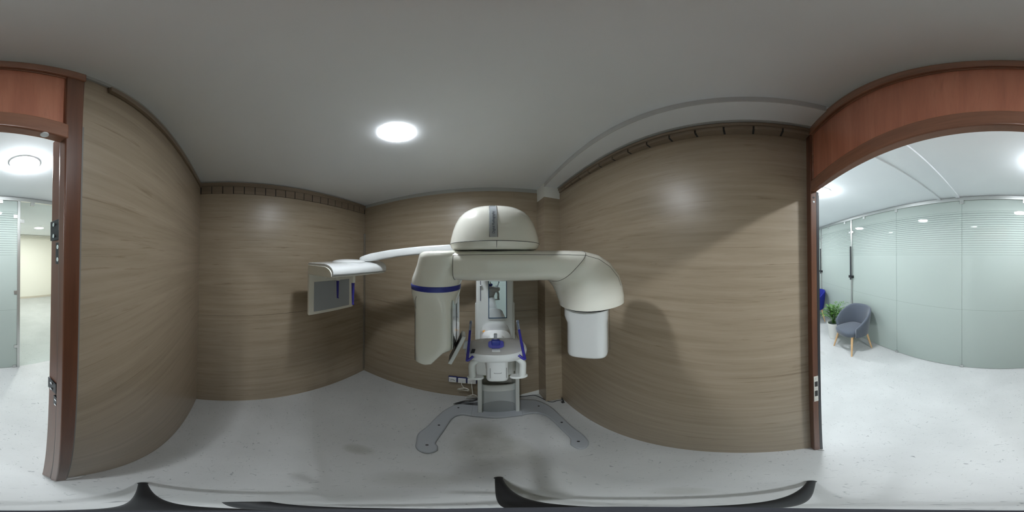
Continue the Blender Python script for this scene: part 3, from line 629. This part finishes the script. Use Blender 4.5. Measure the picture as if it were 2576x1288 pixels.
for xr, zt, zb in ((-1.028, 1.516, 1.372), (-.850, 1.520, 1.357)):
    hh = obj('ear_rod_holder', box(new(), xr - .014, xr + .014, .768, .790, zt, 1.580), SHELL, XR, bevel=.002)
    q = new(); loft(q, [sup((xr, .779, z_), (w_, 0, 0), (0, .006, 0), 4, 16) for z_, w_ in ((zt, .013), (1.46, .010), (1.40, .007), (zb + .01, .005), (zb, .004))]); er = obj('ear_rod', q, BLUET, hh)
    q = new(); tube(q, [(xr - .004, .779, zb + .006), (xr + .012, .779, zb + .003)], .004, 12); obj('ear_plug', q, BLUET, er)

# ------------------------------------------------------------------ sockets, cables
def socket(x0, x1, z0, z1, label, kind):
    t = thing('wall_socket', label, 'socket', ((x0 + x1) / 2, 1.474, (z0 + z1) / 2), 'sockets in a row low on the back wall')
    obj('back_frame', box(new(), x0 - .006, x1 + .006, 1.462, 1.476, z0 - .004, z1 + .006), SOCKB, t, bevel=.001)
    f = obj('face_plate', box(new(), x0, x1, 1.450, 1.464, z0, z1), SOCKW, t, bevel=.003)
    if kind == 'outlet':
        q = new(); tube(q, [((x0 + x1) / 2 + .018 * math.cos(a_), 1.4495, (z0 + z1) / 2 - .008 + .016 * math.sin(a_)) for a_ in [PI * k / 10 for k in range(11)]], .0022, 8); obj('inset', q, DARK, f)
    else:
        q = new(); tube(q, [((x0 + x1) / 2, 1.452, z0 + .02), ((x0 + x1) / 2, 1.440, z0 + .016)], .005, 10); obj('grommet', q, SOCKW, f)
socket(-.358, -.289, .280, .354, 'white socket with a round inset, farthest from the column', 'outlet')
socket(-.274, -.203, .277, .350, 'white cable outlet in the middle of the row of three', 'cable')
socket(-.188, -.112, .274, .346, 'white cable outlet nearest the machine column, partly hidden', 'cable')
def coil(cx, cz, y, rx, rz, x0, z0, tail, label):
    q = new()
    pts = [V(x0, 1.442, z0), V(x0 + .002, 1.436, z0 - .03), V(cx + rx * .1, y, cz + rz)]
    for k in range(0, 3 * 24 + 1):
        a_ = PI / 2 + 2 * PI * k / 24; j = .9 + .1 * math.sin(k * .37)
        pts.append(V(cx + rx * j * math.cos(a_) + .004 * math.sin(k * .2), y - .006 * math.sin(k * .5) + rz * .35 * math.sin(a_) * -1, cz + rz * j * math.sin(a_) + .003 * math.cos(k * .3)))
    pts += [V(*p) for p in tail]
    tube(q, smooth_pts(pts, 2), .0034, 8)
    tag(obj('cable_coil', q, CABLEW), label, 'cable', 'coiled white cables under the sockets')
coil(-.222, .178, 1.440, .050, .034, -.239, .290, [(-.20, 1.435, .20), (-.175, 1.44, .175), (-.185, 1.44, .150)], 'coiled white cable hanging from the middle socket')
coil(-.142, .075, 1.425, .042, .034, -.150, .287, [(-.15, 1.43, .08), (-.185, 1.43, .05), (-.20, 1.43, .020)], 'coiled white cable lying lower, beside the machine column')
bc = new()
for k in range(5):
    j = k * .012
    tube(bc, smooth_pts([(-.085, 1.415 - j * .5, .045 + j * .3), (-.15, 1.405 - j, .036), (-.22, 1.36 - j * .6, .035), (-.282 + j, 1.305 + j * .4, .0345), (-.24, 1.31 + j * .2, .035), (-.15, 1.335 - j * .5, .037), (-.085, 1.35 - j, .04)], 5), .0026, 7)
tag(obj('cable_bundle', bc, RUBBER), 'bundle of thin dark cables looped on the machine base under the sockets', 'cable')
bc = new(); tube(bc, smooth_pts([(.23, 1.455, .010), (.32, 1.45, .006), (.42, 1.44, .006), (.50, 1.29, .006), (.56, 1.285, .006), (.605, 1.275, .012)], 5), .0042, 8)
tag(obj('floor_cable', bc, RUBBER), 'black cable running along the floor from the column to the corner', 'cable')
bc = new()
for k in range(3): tube(bc, smooth_pts([(.606, 1.27 - .014 * k, .07 - .012 * k), (.597, 1.255 - .014 * k, .05 - .01 * k), (.602, 1.245 - .012 * k, .02), (.585, 1.25 - .01 * k, .006)], 5), .004, 7)
tag(obj('cable_end', bc, RUBBER), 'short dark cable ends sticking out of the wall foot by the pillar', 'cable')

# ------------------------------------------------------------------ the camera's own little tripod
TP = thing('camera_tripod', 'small black tripod with three splayed legs standing under the camera', 'tripod', (.012, .035, 0))
hub = V(.012, .032, .27)
q = new(); tube(q, [hub + V(0, 0, -.03), hub + V(0, 0, .02), hub + V(-.001, -.002, .12)], [.022, .024, .014], 18); obj('hub', q, RUBBER, TP)
q = new(); tube(q, [hub + V(0, 0, .1), V(.003, .008, 1.25)], [.011, .009], 14); obj('pole', q, BLACKP, TP)
q = new(); tube(q, [hub + V(-.01, 0, .06), V(-.085, .022, .36)], [.011, .013], 12); obj('locking_knob', q, RUBBER, TP)
for fx, fy in ((-.262, -.139), (.018, .378), (.289, -.110)):
    q = new(); f = V(fx, fy, .009); mid = f.lerp(hub, .55) + V(0, 0, -.012)
    tube(q, smooth_pts([f, f.lerp(mid, .5), mid, hub + V(0, 0, -.012)], 4), [.0085 + .0004 * k for k in range(13)], 10); lg = obj('leg', q, RUBBER, TP)
    q = new(); tube(q, [f + V(0, 0, -.009), f + V(0, 0, .006)], [.011, .010], 14); obj('rubber_foot', q, RUBBER, lg)

# ------------------------------------------------------------------ hall furniture
def chair(loc, rot, fabric, label, legm):
    t = thing('tub_chair', label, 'chair', (0, 0, 0), 'velvet tub chairs along the glass wall')
    q = new(); loft(q, [sup((0, .02, z), (.225 * k, 0, 0), (0, .235 * k, 0), 3, 40) for z, k in ((.345, .86), (.35, .93), (.375, .98), (.41, 1.0), (.432, .97), (.442, .90), (.446, .7))]); obj('seat', q, fabric, t, ang=60)
    q = new(); secs = []; N = 40
    for k in range(N + 1):
        th_ = math.radians(-122 + 244 * k / N); s = abs(th_) / math.radians(122)
        top = .80 - .27 * s ** 2.2 if s < 1 else .53
        top = .80 - .06 * s ** 2 - .215 * max(0, (s - .35) / .65) ** 1.5
        d = V(math.sin(th_), -math.cos(th_), 0)
        rx, ry = .235, .215
        def P(r, z, lean): return V(d.x * (rx + r + lean), d.y * (ry + r + lean) - .005, z)
        hgt = top - .36; sec = []
        for (r, f_) in ((.0, 0), (-.012, .3), (-.008, .7), (0, .93), (.008, .985), (.02, 1.0), (.032, .985), (.04, .93), (.042, .7), (.040, .3), (.036, 0)):
            sec.append(P(r - .004, .34 + (hgt + .02) * f_, .05 * f_))
        secs.append(sec)
    loft(q, secs); obj('backrest', q, fabric, t, ang=70)
    for sx, sy in ((-1, 1), (1, 1), (-1, -1), (1, -1)):
        q = new(); tube(q, [(sx * .17, sy * .15, .352), (sx * .232, sy * .212, 0.0)], [.020, .012], 14); obj('leg', q, legm, t)
    t.location = loc; t.rotation_euler = (0, 0, rot); return t
chair((2.105, -1.635, 0), math.radians(2), GREYF, 'grey velvet tub chair with beech legs against the frosted glass', BEECH)
chair((3.70, -1.66, 0), math.radians(-6), BLUEF, 'royal blue velvet tub chair behind the potted palm', BEECH)
PX, PY = 2.63, -1.60
pp = thing('potted_palm', 'potted palm in a pale pot between the two tub chairs', 'plant', (PX, PY, 0))
q = new(); lathe(q, (PX, PY, 0), [(.085, 0), (.09, .005), (.118, .30), (.132, .335), (.134, .35), (.126, .352), (.118, .32)], 40); obj('pot', q, POTM, pp)
q = new(); lathe(q, (PX, PY, 0), [(.02, .30), (.116, .305), (.114, .325), (.02, .332)], 30); obj('soil', q, SOIL, pp)
q = new(); st_ = new()
for k in range(22):
    a_ = 2 * PI * k / 22 * 2.4 + random.uniform(-.3, .3); ln_ = random.uniform(.30, .55); sp_ = random.uniform(.06, .24) * (1 if k > 5 else .4)
    d = V(math.cos(a_), math.sin(a_), 0); b0 = V(PX, PY, .33) + d * random.uniform(.005, .04)
    pts = [b0 + d * (sp_ * t ** 1.7) + V(0, 0, ln_ * (t - .28 * t ** 3)) for t in [i / 9 for i in range(10)]]
    tube(st_, pts, [.005 - .0004 * i for i in range(10)], 6)
    for i in range(3, 10):
        tdir = (pts[i] - pts[i - 1]).normalized(); sd = tdir.cross(V(0, 0, 1)).normalized()
        for sg_ in (-1, 1):
            L_ = .15 * (1 - .05 * abs(i - 6)) * random.uniform(.8, 1.15); dr_ = (tdir * .75 + sd * sg_ * .8 + V(0, 0, .1)).normalized(); wv = dr_.cross(V(0, 0, 1)).normalized() * .011
            p = pts[i]; m_ = p + dr_ * L_ * .5; e = p + dr_ * L_ + V(0, 0, -.05 * L_ / .17)
            vs = [q.verts.new(c_) for c_ in (p, m_ + wv, e, m_ - wv)]; q.faces.new(vs)
obj('stems', st_, LEAF, pp); obj('leaves', q, LEAF, pp, smooth=False)
